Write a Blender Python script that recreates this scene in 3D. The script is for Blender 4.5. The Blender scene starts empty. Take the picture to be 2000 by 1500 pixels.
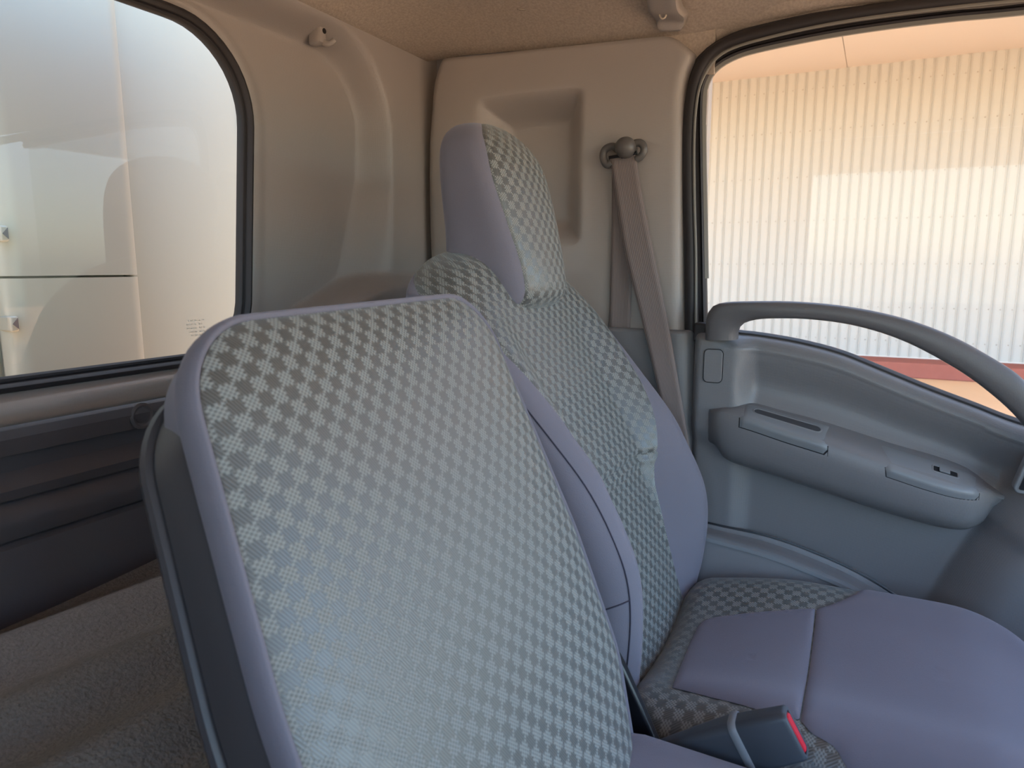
import bpy, bmesh, math, random
from math import sin, cos, pi, sqrt, atan2, radians, exp
import numpy as np
random.seed(4)
S = bpy.context.scene
COL = S.collection
ZC = 2.20            # height of the camera above the ground outside

# ------------------------------------------------------------------ camera, world, sun, exposure
FPX, YAW, PITCH = 1390.0, radians(27), math.atan(230/1390)
CAM = np.array([-1.18, 0.0, 0.0])
cd = bpy.data.cameras.new('camera')
cd.sensor_width = 36; cd.lens = FPX/2000*36
cd.clip_start = 0.02; cd.clip_end = 400
cam = bpy.data.objects.new('camera', cd)
COL.objects.link(cam)
cam.location = (CAM[0], CAM[1], ZC)
cam.rotation_euler = (pi/2-PITCH, 0, YAW-pi/2)
cd.dof.use_dof = True; cd.dof.focus_distance = 1.15; cd.dof.aperture_fstop = 11
S.camera = cam

S.view_settings.view_transform = 'Standard'
S.view_settings.look = 'None'
S.view_settings.gamma = 1
S.view_settings.use_curve_mapping = False
S.view_settings.exposure = 1.12

W = bpy.data.worlds.new('sky'); S.world = W
W.use_nodes = True
wn = W.node_tree; wn.nodes.clear()
wo = wn.nodes.new('ShaderNodeOutputWorld'); wb = wn.nodes.new('ShaderNodeBackground')
sk = wn.nodes.new('ShaderNodeTexSky')
sk.sky_type = 'NISHITA'; sk.sun_disc = False
sk.sun_elevation = radians(62); sk.sun_rotation = radians(0)
sk.air_density = 1.0; sk.dust_density = 1.6; sk.ozone_density = 1.0
wb.inputs['Strength'].default_value = 0.62
wn.links.new(sk.outputs[0], wb.inputs[0]); wn.links.new(wb.outputs[0], wo.inputs[0])

sl = bpy.data.lights.new('sun', 'SUN'); sl.energy = 4.4; sl.angle = radians(0.6); sl.color = (1.0, 0.93, 0.82)
so = bpy.data.objects.new('sun', sl); COL.objects.link(so)
SUN_DIR = np.array([0.10, 0.52, 0.85])   # towards the sun: behind the truck, high
from mathutils import Vector
so.rotation_euler = Vector(SUN_DIR).to_track_quat('Z', 'Y').to_euler()
so.location = (0, 4, 12)

# ------------------------------------------------------------------ helpers
Fv = np.array([cos(PITCH)*cos(YAW), cos(PITCH)*sin(YAW), -sin(PITCH)])
Rv = np.array([sin(YAW), -cos(YAW), 0.0]); Uv = np.cross(Rv, Fv)
def px(u, v, x=None, y=None, z=None):
    """the point of a real plane (x, y or z = const, heights from camera level) that a measured pixel shows"""
    d = Fv*FPX + Rv*(u-1000) + Uv*(750-v)
    k, val = (0, x) if x is not None else (1, y) if y is not None else (2, z)
    return CAM + d*((val-CAM[k])/d[k])
def sst(a, b, x):
    t = min(1.0, max(0.0, (x-a)/(b-a))); return t*t*(3-2*t)
def lerp(a, b, t): return a+(b-a)*t
def interp(tab, x):
    xs = [p[0] for p in tab]; ys = [p[1] for p in tab]
    return float(np.interp(x, xs, ys))
def spl(tab, x):
    """smooth (Catmull-Rom) interpolation in a table sorted by x"""
    xs = [p[0] for p in tab]; ys = [p[1] for p in tab]
    n = len(xs)
    if x <= xs[0]: return ys[0]
    if x >= xs[-1]: return ys[-1]
    i = max(j for j in range(n-1) if xs[j] <= x)
    def m(j):
        if j == 0: return (ys[1]-ys[0])/(xs[1]-xs[0])
        if j == n-1: return (ys[-1]-ys[-2])/(xs[-1]-xs[-2])
        return (ys[j+1]-ys[j-1])/(xs[j+1]-xs[j-1])
    h = xs[i+1]-xs[i]; t = (x-xs[i])/h
    return (2*t**3-3*t*t+1)*ys[i]+(t**3-2*t*t+t)*h*m(i)+(-2*t**3+3*t*t)*ys[i+1]+(t**3-t*t)*h*m(i+1)
def curve_pts(pts, n):
    """n points evenly along a smooth curve through pts"""
    P = [np.array(p, float) for p in pts]
    out = []
    for i in range(len(P)-1):
        a = P[i-1] if i else 2*P[0]-P[1]; b = P[i]; c = P[i+1]; d = P[i+2] if i+2 < len(P) else 2*P[-1]-P[-2]
        for k in range(16):
            t = k/16
            out.append(0.5*((2*b)+(c-a)*t+(2*a-5*b+4*c-d)*t*t+(3*b-a-3*c+d)*t**3))
    out.append(P[-1]); out = np.array(out)
    L = np.concatenate([[0], np.cumsum(np.linalg.norm(np.diff(out, axis=0), axis=1))])
    s = np.linspace(0, L[-1], n)
    return np.array([[np.interp(v, L, out[:, k]) for k in range(out.shape[1])] for v in s])

def tag(o, label=None, cat=None, group=None, kind=None):
    if label: o['label'] = label
    if cat: o['category'] = cat
    if group: o['group'] = group
    if kind: o['kind'] = kind
    return o
def empty(name, loc, label=None, cat=None, group=None, kind=None):
    o = bpy.data.objects.new(name, None); COL.objects.link(o)
    o.location = (loc[0], loc[1], loc[2]+ZC); o.empty_display_size = .05
    return tag(o, label, cat, group, kind)
def wloc(o):
    l = np.zeros(3)
    while o: l += np.array(o.location); o = o.parent
    return l
def mk(name, V, F, mat, parent=None, smooth=True, uv=None, bevel=0, bseg=3, sub=0, solid=0, ang=40, kind=None, label=None, merge=False):
    V = np.array(V, float)+np.array([0, 0, ZC])
    if parent is None:
        org = (V.min(0)+V.max(0))/2; org[2] = V[:, 2].min()
    else:
        org = wloc(parent)
    me = bpy.data.meshes.new(name)
    me.from_pydata((V-org).tolist(), [], F)
    if uv is not None:
        lay = me.uv_layers.new(name='UVMap')
        li = np.zeros(len(me.loops), dtype=np.int32); me.loops.foreach_get('vertex_index', li)
        lay.data.foreach_set('uv', np.array(uv, np.float32)[li].ravel())
    bm = bmesh.new(); bm.from_mesh(me)
    if merge: bmesh.ops.remove_doubles(bm, verts=bm.verts, dist=1e-5)
    bmesh.ops.recalc_face_normals(bm, faces=bm.faces)
    bm.to_mesh(me); bm.free()
    o = bpy.data.objects.new(name, me); COL.objects.link(o)
    if parent is None: o.location = org
    else: o.parent = parent
    me.materials.append(mat)
    if solid:
        m = o.modifiers.new('solid', 'SOLIDIFY'); m.thickness = solid; m.offset = 0
    if bevel:
        m = o.modifiers.new('bevel', 'BEVEL'); m.width = bevel; m.segments = bseg; m.limit_method = 'ANGLE'; m.angle_limit = radians(30)
    if sub:
        m = o.modifiers.new('sub', 'SUBSURF'); m.levels = sub; m.render_levels = sub
    if smooth:
        for p in me.polygons: p.use_smooth = True
        if ang:
            try: me.set_sharp_from_angle(angle=radians(ang))
            except Exception: pass
    if kind: o['kind'] = kind
    if label: o['label'] = label
    return o
def gridf(nu, nv, wrapu=False, wrapv=False):
    """faces of an nu x nv vertex grid, index i*nv+j"""
    F = []
    for i in range(nu if wrapu else nu-1):
        for j in range(nv if wrapv else nv-1):
            a, b = i, (i+1) % nu; c, d = j, (j+1) % nv
            F.append((a*nv+c, b*nv+c, b*nv+d, a*nv+d))
    return F
def box(lo, hi):
    x0, y0, z0 = lo; x1, y1, z1 = hi
    V = [(x0,y0,z0),(x1,y0,z0),(x1,y1,z0),(x0,y1,z0),(x0,y0,z1),(x1,y0,z1),(x1,y1,z1),(x0,y1,z1)]
    F = [(0,3,2,1),(4,5,6,7),(0,1,5,4),(1,2,6,5),(2,3,7,6),(3,0,4,7)]
    return V, F
def join(*vf):
    V = []; F = []
    for v, f in vf:
        o = len(V); V += [tuple(p) for p in v]; F += [tuple(i+o for i in q) for q in f]
    return V, F
def prism(P, off):
    """closed prism of a planar 3-D polygon P swept by vector off"""
    n = len(P); P = [np.array(p, float) for p in P]; off = np.array(off, float)
    V = P+[p+off for p in P]
    F = [tuple(range(n-1, -1, -1)), tuple(range(n, 2*n))]+[(i, (i+1) % n, n+(i+1) % n, n+i) for i in range(n)]
    return V, F
def roundpoly(C, R, seg=8):
    """2-D polygon with rounded corners"""
    n = len(C); out = []
    for i in range(n):
        p = np.array(C[i], float); a = np.array(C[i-1], float)-p; b = np.array(C[(i+1) % n], float)-p
        la, lb = np.linalg.norm(a), np.linalg.norm(b); a /= la; b /= lb
        r = R[i] if hasattr(R, '__len__') else R
        th = math.acos(max(-1, min(1, a@b)))
        t = min(r/math.tan(th/2), la*.49, lb*.49); r = t*math.tan(th/2)
        c = p+(a+b)/np.linalg.norm(a+b)*(r/sin(th/2))
        s = p+a*t-c; e = p+b*t-c
        a0 = atan2(s[1], s[0]); a1 = atan2(e[1], e[0])
        dlt = (a1-a0+pi) % (2*pi)-pi
        for k in range(seg+1):
            q = a0+dlt*k/seg; out.append(c+r*np.array([cos(q), sin(q)]))
    return np.array(out)
def offset_poly(P, d):
    """move a closed 2-D polygon outwards by d (counter-clockwise positive)"""
    P = np.array(P); n = len(P)
    area = 0.5*sum(P[i-1][0]*P[i][1]-P[i][0]*P[i-1][1] for i in range(n))
    sg = 1 if area > 0 else -1
    T = np.roll(P, -1, 0)-np.roll(P, 1, 0); T /= np.linalg.norm(T, axis=1)[:, None]+1e-12
    N = np.stack([T[:, 1], -T[:, 0]], 1)*sg
    return P+N*d
def sweep(path, sec, up, closed=False, caps=True, scale=None):
    """sweep a closed 2-D section along a path; section x along 'side', y along 'up'-ish"""
    P = np.array(path, float); n = len(P); m = len(sec); V = []
    for i in range(n):
        if closed: t = P[(i+1) % n]-P[i-1]
        else: t = P[min(i+1, n-1)]-P[max(i-1, 0)]
        t /= np.linalg.norm(t)
        u = np.array(up(i) if callable(up) else up, float); u = u-t*(u@t); u /= np.linalg.norm(u)
        s = np.cross(t, u)
        k = scale(i) if scale else 1
        for q in sec: V.append(P[i]+s*q[0]*k+u*q[1]*k)
    F = gridf(n, m, wrapu=closed, wrapv=True)
    if caps and not closed:
        F += [tuple(range(m-1, -1, -1)), tuple((n-1)*m+j for j in range(m))]
    return V, F
def circ(r, n=10, ry=None):
    ry = ry or r
    return [(r*cos(2*pi*k/n), ry*sin(2*pi*k/n)) for k in range(n)]
def lathe(c, axis, prof, n=24):
    """surface of revolution about axis through c, prof = (radius, height) list"""
    a = np.array(axis, float); a /= np.linalg.norm(a)
    e = np.cross(a, [0, 0, 1.0] if abs(a[2]) < .9 else [1.0, 0, 0]); e /= np.linalg.norm(e); g = np.cross(a, e)
    V = []
    for r, h in prof:
        for k in range(n):
            q = 2*pi*k/n; V.append(np.array(c)+a*h+(e*cos(q)+g*sin(q))*r)
    F = gridf(len(prof), n, wrapv=True)
    F += [tuple(range(n)), tuple((len(prof)-1)*n+k for k in range(n))]
    return V, F

# ------------------------------------------------------------------ materials
def newmat(name):
    m = bpy.data.materials.new(name); m.use_nodes = True
    return m, m.node_tree, m.node_tree.nodes['Principled BSDF']
def N(nt, t, **kw):
    n = nt.nodes.new(t)
    for k, v in kw.items(): setattr(n, k, v)
    return n
def math_(nt, op, a, b=None, clamp=False):
    n = N(nt, 'ShaderNodeMath', operation=op); n.use_clamp = clamp
    for i, s in enumerate((a, b)):
        if s is None: continue
        if isinstance(s, (int, float)): n.inputs[i].default_value = s
        else: nt.links.new(s, n.inputs[i])
    return n.outputs[0]
def plain(name, col, rough=.5, spec=.5, metal=0, bump=0, scale=400, var=0, vscale=9, sheen=0, grain='noise', bdist=.001):
    m, nt, b = newmat(name)
    b.inputs['Base Color'].default_value = (*col, 1)
    b.inputs['Roughness'].default_value = rough
    b.inputs['Metallic'].default_value = metal
    b.inputs['Specular IOR Level'].default_value = spec
    if sheen:
        b.inputs['Sheen Weight'].default_value = sheen; b.inputs['Sheen Roughness'].default_value = .45
        b.inputs['Sheen Tint'].default_value = (*[min(1, c*2.2+.25) for c in col], 1)
    tc = N(nt, 'ShaderNodeTexCoord')
    if var:
        nz = N(nt, 'ShaderNodeTexNoise'); nz.inputs['Scale'].default_value = vscale; nz.inputs['Detail'].default_value = 5
        nt.links.new(tc.outputs['Object'], nz.inputs['Vector'])
        mx = N(nt, 'ShaderNodeMix', data_type='RGBA')
        mx.inputs['A'].default_value = (*[c*(1-var) for c in col], 1); mx.inputs['B'].default_value = (*[c*(1+var) for c in col], 1)
        nt.links.new(nz.outputs[0], mx.inputs['Factor']); nt.links.new(mx.outputs['Result'], b.inputs['Base Color'])
    if bump:
        if grain == 'noise':
            g = N(nt, 'ShaderNodeTexNoise'); g.inputs['Scale'].default_value = scale; g.inputs['Detail'].default_value = 3; out = g.outputs[0]
        else:
            g = N(nt, 'ShaderNodeTexVoronoi'); g.inputs['Scale'].default_value = scale; g.inputs['Randomness'].default_value = .25; out = g.outputs['Distance']
        nt.links.new(tc.outputs['Object'], g.inputs['Vector'])
        bp = N(nt, 'ShaderNodeBump'); bp.inputs['Strength'].default_value = bump; bp.inputs['Distance'].default_value = bdist
        nt.links.new(out, bp.inputs['Height']); nt.links.new(bp.outputs[0], b.inputs['Normal'])
    return m
TRIM = plain('grey_grained_plastic', (.36, .32, .295), .42, .5, bump=.35, scale=520, grain='voronoi', bdist=.0006)
DOORP = plain('slate_grained_plastic', (.185, .180, .188), .40, .5, bump=.35, scale=520, grain='voronoi', bdist=.0006)
DOORS = plain('slate_smooth_plastic', (.205, .212, .225), .38, .5, bump=.1, scale=900)
DARKP = plain('dark_plastic', (.105, .097, .106), .45, .5, bump=.15, scale=600)
SHELL = plain('charcoal_shell_plastic', (.055, .050, .054), .35, .5, bump=.1, scale=900)
BLACKP = plain('black_plastic', (.012, .012, .015), .3, .5)
RUBBER = plain('black_rubber', (.030, .026, .028), .55, .4)
RUBBERG = plain('grey_rubber_lip', (.20, .19, .17), .6, .3)
VELOUR = plain('purple_grey_velour', (.176, .164, .197), .9, .2, bump=.25, scale=900, sheen=.35, var=.06)
THREAD = plain('seam_thread', (.06, .055, .075), .9, .1)
HANDLEP = plain('shaded_handle_plastic', (.115, .108, .112), .42, .5, bump=.3, scale=520, grain='voronoi', bdist=.0006)  # door plastic made darker, shade on the grab handle put into its colour
HEADL = plain('felt_headliner', (.44, .37, .31), .95, .1, bump=.5, scale=420, var=.32, vscale=260, bdist=.0012)
CARPET = plain('grey_carpet', (.20, .185, .172), .95, .1, bump=1.0, scale=260, var=.35, vscale=300, bdist=.003)
BELT = None
BUCKLE = plain('buckle_plastic', (.060, .068, .082), .4, .5, bump=.1, scale=900)
RED = plain('red_button_plastic', (.72, .015, .035), .35, .5)
WIRE = plain('cream_wire', (.55, .47, .38), .4, .5)
WHITEB = plain('white_body_paint', (.48, .44, .345), .35, .5, var=.02)
STEEL = plain('steel', (.35, .36, .38), .35, .5, metal=.8)
NAVY = plain('dark_insert', (.03, .035, .06), .5)
SIDING = plain('cream_metal_siding', (.475, .452, .410), .5, .3, var=.02)
SOFFIT = plain('pale_soffit_board', (.72, .63, .56), .8, .2)
KERB = plain('red_brown_kerb_paint', (.30, .10, .075), .8, .2, var=.1)
GROUND = None

def belt_mat():
    m, nt, b = newmat('belt_webbing')
    b.inputs['Roughness'].default_value = .8; b.inputs['Specular IOR Level'].default_value = .25
    uv = N(nt, 'ShaderNodeUVMap'); sp = N(nt, 'ShaderNodeSeparateXYZ'); nt.links.new(uv.outputs[0], sp.inputs[0])
    a = math_(nt, 'SINE', math_(nt, 'MULTIPLY', sp.outputs[0], 2*pi/.0030))
    c = math_(nt, 'SINE', math_(nt, 'MULTIPLY', sp.outputs[1], 2*pi/.0022))
    h = math_(nt, 'ADD', math_(nt, 'MULTIPLY', a, .35), math_(nt, 'MULTIPLY', math_(nt, 'MULTIPLY', a, c), .25))
    h = math_(nt, 'ADD', h, .5, True)
    mx = N(nt, 'ShaderNodeMix', data_type='RGBA'); mx.inputs['A'].default_value = (.165, .135, .130, 1); mx.inputs['B'].default_value = (.295, .24, .225, 1)
    nt.links.new(h, mx.inputs['Factor']); nt.links.new(mx.outputs['Result'], b.inputs['Base Color'])
    bp = N(nt, 'ShaderNodeBump'); bp.inputs['Strength'].default_value = .4; bp.inputs['Distance'].default_value = .0008
    nt.links.new(h, bp.inputs['Height']); nt.links.new(bp.outputs[0], b.inputs['Normal'])
    return m
BELT = belt_mat()

def check_mat():
    """woven fabric: jagged squares of pale knots on a dark twill, in metres of the surface (UV)"""
    m, nt, b = newmat('check_fabric')
    b.inputs['Roughness'].default_value = .55; b.inputs['Specular IOR Level'].default_value = .45
    b.inputs['Sheen Weight'].default_value = .25; b.inputs['Sheen Roughness'].default_value = .5; b.inputs['Sheen Tint'].default_value = (.7, .74, .74, 1)
    uv = N(nt, 'ShaderNodeUVMap'); sp = N(nt, 'ShaderNodeSeparateXYZ'); nt.links.new(uv.outputs[0], sp.inputs[0])
    q = 1/.0108
    U = math_(nt, 'MULTIPLY', sp.outputs[0], q); V = math_(nt, 'MULTIPLY', sp.outputs[1], q)
    K = 6.0   # knots per square
    def jag(a, o):   # shift every other knot row half a knot: jagged sides
        s = math_(nt, 'SIGN', math_(nt, 'SINE', math_(nt, 'MULTIPLY', o, pi*K)))
        return math_(nt, 'ADD', a, math_(nt, 'MULTIPLY', s, .085))
    fu = math_(nt, 'FLOOR', jag(U, V)); fv = math_(nt, 'FLOOR', jag(V, U))
    chk = math_(nt, 'ABSOLUTE', math_(nt, 'MODULO', math_(nt, 'ADD', fu, fv), 2.0))
    ku = math_(nt, 'SINE', math_(nt, 'MULTIPLY', U, 2*pi*K*.5)); kv = math_(nt, 'SINE', math_(nt, 'MULTIPLY', V, 2*pi*K*.5+0.0))
    knot = math_(nt, 'MULTIPLY', math_(nt, 'ADD', math_(nt, 'MULTIPLY', ku, kv), 0.55), 1.25, True)       # pale knots, brick-laid
    tw = math_(nt, 'SINE', math_(nt, 'MULTIPLY', math_(nt, 'ADD', U, math_(nt, 'MULTIPLY', V, .45)), 2*pi*5))
    twill = math_(nt, 'ADD', math_(nt, 'MULTIPLY', tw, .5), .5)
    mxl = N(nt, 'ShaderNodeMix', data_type='RGBA'); mxl.inputs['A'].default_value = (.145, .143, .134, 1); mxl.inputs['B'].default_value = (.245, .248, .234, 1)
    nt.links.new(knot, mxl.inputs['Factor'])
    mxd = N(nt, 'ShaderNodeMix', data_type='RGBA'); mxd.inputs['A'].default_value = (.050, .048, .044, 1); mxd.inputs['B'].default_value = (.112, .112, .107, 1)
    nt.links.new(twill, mxd.inputs['Factor'])
    mx = N(nt, 'ShaderNodeMix', data_type='RGBA')
    nt.links.new(chk, mx.inputs['Factor']); nt.links.new(mxd.outputs['Result'], mx.inputs['A']); nt.links.new(mxl.outputs['Result'], mx.inputs['B'])
    nt.links.new(mx.outputs['Result'], b.inputs['Base Color'])
    nt.links.new(math_(nt, 'SUBTRACT', 1.0, math_(nt, 'MULTIPLY', chk, .55)), b.inputs['Specular IOR Level'])
    nt.links.new(math_(nt, 'ADD', math_(nt, 'MULTIPLY', chk, .2), .40), b.inputs['Roughness'])
    hm = N(nt, 'ShaderNodeMix', data_type='FLOAT')
    nt.links.new(chk, hm.inputs['Factor']); nt.links.new(math_(nt, 'MULTIPLY', twill, .5), hm.inputs['A']); nt.links.new(knot, hm.inputs['B'])
    bp = N(nt, 'ShaderNodeBump'); bp.inputs['Strength'].default_value = .4; bp.inputs['Distance'].default_value = .0005
    nt.links.new(hm.outputs[0], bp.inputs['Height']); nt.links.new(bp.outputs[0], b.inputs['Normal'])
    return m
CHECK = check_mat()

def glass_mat(name, tint, ior=1.5, k=1.0):
    """thin pane: lets light straight through, mirrors by Fresnel"""
    m = bpy.data.materials.new(name); m.use_nodes = True; nt = m.node_tree; nt.nodes.clear()
    o = N(nt, 'ShaderNodeOutputMaterial'); t = N(nt, 'ShaderNodeBsdfTransparent'); g = N(nt, 'ShaderNodeBsdfGlossy'); x = N(nt, 'ShaderNodeMixShader'); f = N(nt, 'ShaderNodeFresnel')
    t.inputs[0].default_value = (*tint, 1); g.inputs['Roughness'].default_value = 0.0; f.inputs[0].default_value = ior
    ff = math_(nt, 'MULTIPLY', f.outputs[0], k, True)
    nt.links.new(ff, x.inputs[0]); nt.links.new(t.outputs[0], x.inputs[1]); nt.links.new(g.outputs[0], x.inputs[2]); nt.links.new(x.outputs[0], o.inputs[0])
    return m
GLASS = glass_mat('window_glass', (.90, .93, .88), k=.75)

def ground_mat():
    m, nt, b = newmat('sunlit_orange_paving')
    b.inputs['Roughness'].default_value = .9; b.inputs['Specular IOR Level'].default_value = .2
    tc = N(nt, 'ShaderNodeTexCoord'); nz = N(nt, 'ShaderNodeTexNoise'); nz.inputs['Scale'].default_value = .6; nz.inputs['Detail'].default_value = 8
    nt.links.new(tc.outputs['Object'], nz.inputs['Vector'])
    mx = N(nt, 'ShaderNodeMix', data_type='RGBA'); mx.inputs['A'].default_value = (.64, .39, .22, 1); mx.inputs['B'].default_value = (.74, .48, .28, 1)
    nt.links.new(nz.outputs[0], mx.inputs['Factor']); nt.links.new(mx.outputs['Result'], b.inputs['Base Color'])
    return m
GROUND = ground_mat()

# ------------------------------------------------------------------ outside: ground, warehouse wall, soffit
V, F = box((-40, -40, -2.25), (40, 40, -2.20))
mk('ground', V, F, GROUND, smooth=False, kind='structure')
XW = 15.82
wall = empty('warehouse', (XW+.1, 2, -2.20), 'cream warehouse with ribbed metal cladding under a pale soffit, beyond the door window', 'building')
V, F = box((XW+.02, -16, -2.20), (XW+.25, 22, 4.05)); mk('cladding_sheet', V, F, SIDING, wall, smooth=False)
rib_me = None
ypitch = .1965
for i in range(-46, 62):
    y = .689+ypitch*i
    if rib_me is None:
        # a pair of narrow folds, 4 cm apart, standing 2.5 cm proud of the sheet
        sec = [(-.028, .0), (-.022, .020), (-.012, .020), (-.007, .004), (.007, .004), (.012, .020), (.022, .020), (.028, 0)]
        P = [(XW+.02-b, y+a, -1.90) for a, b in sec]
        V, F = prism(P, (0, 0, 5.94))
        o = mk('rib', V, F, SIDING, wall, smooth=False); rib_me = o.data; y0 = y
    else:
        o = bpy.data.objects.new('rib', rib_me); COL.objects.link(o); o.parent = wall; o.location = (0, y-y0, 0)
Vs = []; Fs = []
for i in range(-26, 42):
    for zz in (-1.55, -.85, .05, .98, 1.9, 2.85, 3.7):
        v, f = lathe((XW+.018, .689+ypitch*i+.062, zz), (-1, 0, 0), [(.011, 0), (.011, .008), (.004, .012)], 6); Vs, Fs = join((Vs, Fs), (v, f))
mk('screw_heads', Vs, Fs, plain('zinc_screws', (.30, .25, .20), .5), wall, smooth=False, kind='stuff')
V, F = box((XW-.02, -16, -1.94), (XW+.02, 22, -1.88)); mk('base_flashing', V, F, plain('flashing', (.62, .58, .52), .5), wall, smooth=False)
sof = wall
yb = [-16, -9.9, -6.2, -2.55, px(1655, 132, x=XW)[1], 4.6, 8.3, 12, 22]
for a, c in zip(yb[:-1], yb[1:]):
    V, F = box((8.6, a+.006, 4.05), (XW+.02, c-.006, 4.09)); mk('soffit_board', V, F, SOFFIT, sof, smooth=False)
V, F = box((8.6, -16, 4.09), (XW+.6, 22, 4.5)); mk('eave_roof', V, F, SIDING, sof, smooth=False)
V, F = box((XW-.9, -16, -2.2), (XW+.25, 22, -1.90))
mk('kerb', V, F, KERB, bevel=.02, kind='structure')

# ------------------------------------------------------------------ outside: pale box body close behind the rear window
YB = 1.30
body = empty('cargo_box', (-.3, YB, -1.2), 'off-white flat box body with small latches, close behind the rear window', 'truck body')
def body_panel(name, x0, x1, z0, z1, y, rl=.035, rr=.030, notch=()):
    n = 8; prof = []
    for k in range(n+1):
        q = pi/2*k/n; prof.append((x0+rl-rl*cos(q), y+rl-rl*sin(q)))
    for k in range(n+1):
        q = pi/2*k/n; prof.append((x1-rr+rr*sin(q), y+rr-rr*cos(q)))
    prof = [(x0, y+.12)]+prof+[(x1, y+.12)]
    P = [(a, b, z0) for a, b in prof]
    V, F = prism(P, (0, 0, z1-z0))
    return mk(name, V, F, WHITEB, body, ang=50)
xl, xr = -.495, -.238
zs = -.0185
o = body_panel('lower_panel', xl, xr, -1.2, zs-.002, YB)
o = body_panel('upper_panel', xl, xr, zs+.002, 1.6, YB)
V, F = box((xl-.02, YB+.035, -1.2), (xr+.02, YB+.12, 1.6)); mk('backing_post', V, F, WHITEB, body, smooth=False)
# the face right of the ridge, a step further back, and the door edge on the other side
V, F = box((xr-.02, YB+.028, -1.2), (.55, YB+.12, 1.6)); mk('side_panel', V, F, WHITEB, body, bevel=.01)
V, F = box((.05, YB+.022, -1.2), (.052, YB+.04, 1.6)); mk('panel_seam', V, F, plain('seam_sealer', (.55, .55, .50), .6), body, smooth=False)
V, F = box((-1.9, YB+.03, -1.2), (xl-.002, YB+.12, 1.6)); mk('door_panel', V, F, WHITEB, body, bevel=.008)
for zz in (.0535, -.0965):
    lt = []
    V, F = box((xl+.000, YB-.004, zz-.013), (xl+.013, YB+.05, zz+.013))
    h = mk('latch', V, F, WHITEB, body, bevel=.003)
    V, F = prism([(xl+.0025, YB-.0045, zz+.000), (xl+.0115, YB-.0045, zz-.009), (xl+.0115, YB-.0045, zz+.010)], (0, -.001, 0))
    mk('latch_insert', V, F, NAVY, h, smooth=False)

# ------------------------------------------------------------------ cab: rear wall
YR = .795
XL, XC = -1.72, -.83           # driver-side wall, cab centre
win_c = [(-.450, .305), (2*XC+.450, .305), (2*XC+.475, -.118), (-.475, -.118)]
WS = (YR+.045)/YR        # the pane sits 45 mm behind the trim line
wx1, wx2 = -1.18+(1.18-.430)*WS, -1.18+(1.18-.468)*WS
win = roundpoly([(wx1, .298*WS), (2*XC-wx1, .298*WS), (2*XC-wx2, -.112*WS), (wx2, -.112*WS)], [.105, .105, .075, .075], 14)
# resample the glass outline evenly
def resample(P, n):
    P = np.vstack([P, P[:1]]); L = np.concatenate([[0], np.cumsum(np.linalg.norm(np.diff(P, axis=0), axis=1))])
    s = np.linspace(0, L[-1], n, endpoint=False)
    return np.stack([np.interp(s, L, P[:, 0]), np.interp(s, L, P[:, 1])], 1)
win = resample(win, 640)
band_r = [(-.20, -.20), (-.06, -.195), (.05, -.165), (.15, -.135), (.23, -.118), (.30, -.112), (.40, -.11)]    # z -> x, foot of the cove
strip_r = [(-.20, -.080), (-.04, -.082), (.10, -.086), (.24, -.089), (.40, -.09)]                             # z -> x, brow of the cove
def archA(x): return spl([(-.46, -.17), (-.40, -.115), (-.34, -.083), (-.28, -.057), (-.20, -.026), (-.143, -.014), (-.08, -.012), (.05, -.013)], x)
def h_rear(x, z):
    """how far the rear trim stands into the cab"""
    # recessed main panel, curved brow along the top and the corner side
    r = .16; qx = x+.089+r; qz = z-.388+r
    sd = sqrt(max(qx, 0)**2+max(qz, 0)**2)+min(max(qx, qz), 0)-r
    w = interp([(-.15, .17), (-.04, .125), (.05, .085), (.15, .050), (.25, .042), (.40, .040)], z)
    f = sst(-w, 0, sd)
    h = .052*f
    # wheel-arch like step at the foot of the corner
    a = archA(x)
    if x > -.47:
        h = lerp(h, max(h, .078), min(1, max(0, (a-z)/.024)))
    # rounded sill under the window
    if x < -.36:
        k = sst(-.36, -.42, x)
        h += k*.024*sst(-.120, -.146, z)
        h -= k*.016*max(0, (-.156-z)/.02)**2
    return h
uppr = empty('wall_back', (XC, YR, -.38), kind='structure')
op = offset_poly(win, .013)            # edge of the trim at the seal
ctr = np.array([XC, .09])
ox0, ox1, oz0, oz1 = XL, .058, -.172, .405
def ray_rect(p):
    d = p-ctr; t = 1e9
    for k, lo, hi in ((0, ox0, ox1), (1, oz0, oz1)):
        if d[k] > 1e-9: t = min(t, (hi-ctr[k])/d[k])
        if d[k] < -1e-9: t = min(t, (lo-ctr[k])/d[k])
    return ctr+d*t
outer = np.array([ray_rect(p) for p in op])
for c in ((ox0, oz0), (ox0, oz1), (ox1, oz0), (ox1, oz1)):
    i = int(np.argmin(np.linalg.norm(outer-np.array(c), axis=1))); outer[i] = c
NR = 110
ss = np.concatenate([np.linspace(0, .12, 16), np.linspace(.12, 1, NR-16+1)[1:]])
V = []
for s in ss:
    for a, b in zip(op, outer):
        p = a+(b-a)*s
        dist = np.linalg.norm(p-a)
        h = h_rear(p[0], p[1])
        e = max(0, 1-dist/.022)                 # rolled edge at the seal
        V.append((p[0], YR+.052-h+.012*e**2.2-.004*exp(-((dist-.026)/.012)**2), p[1]))
mk('upper_panel', V, gridf(len(ss), len(op), wrapv=True), TRIM, uppr, ang=0)
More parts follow.
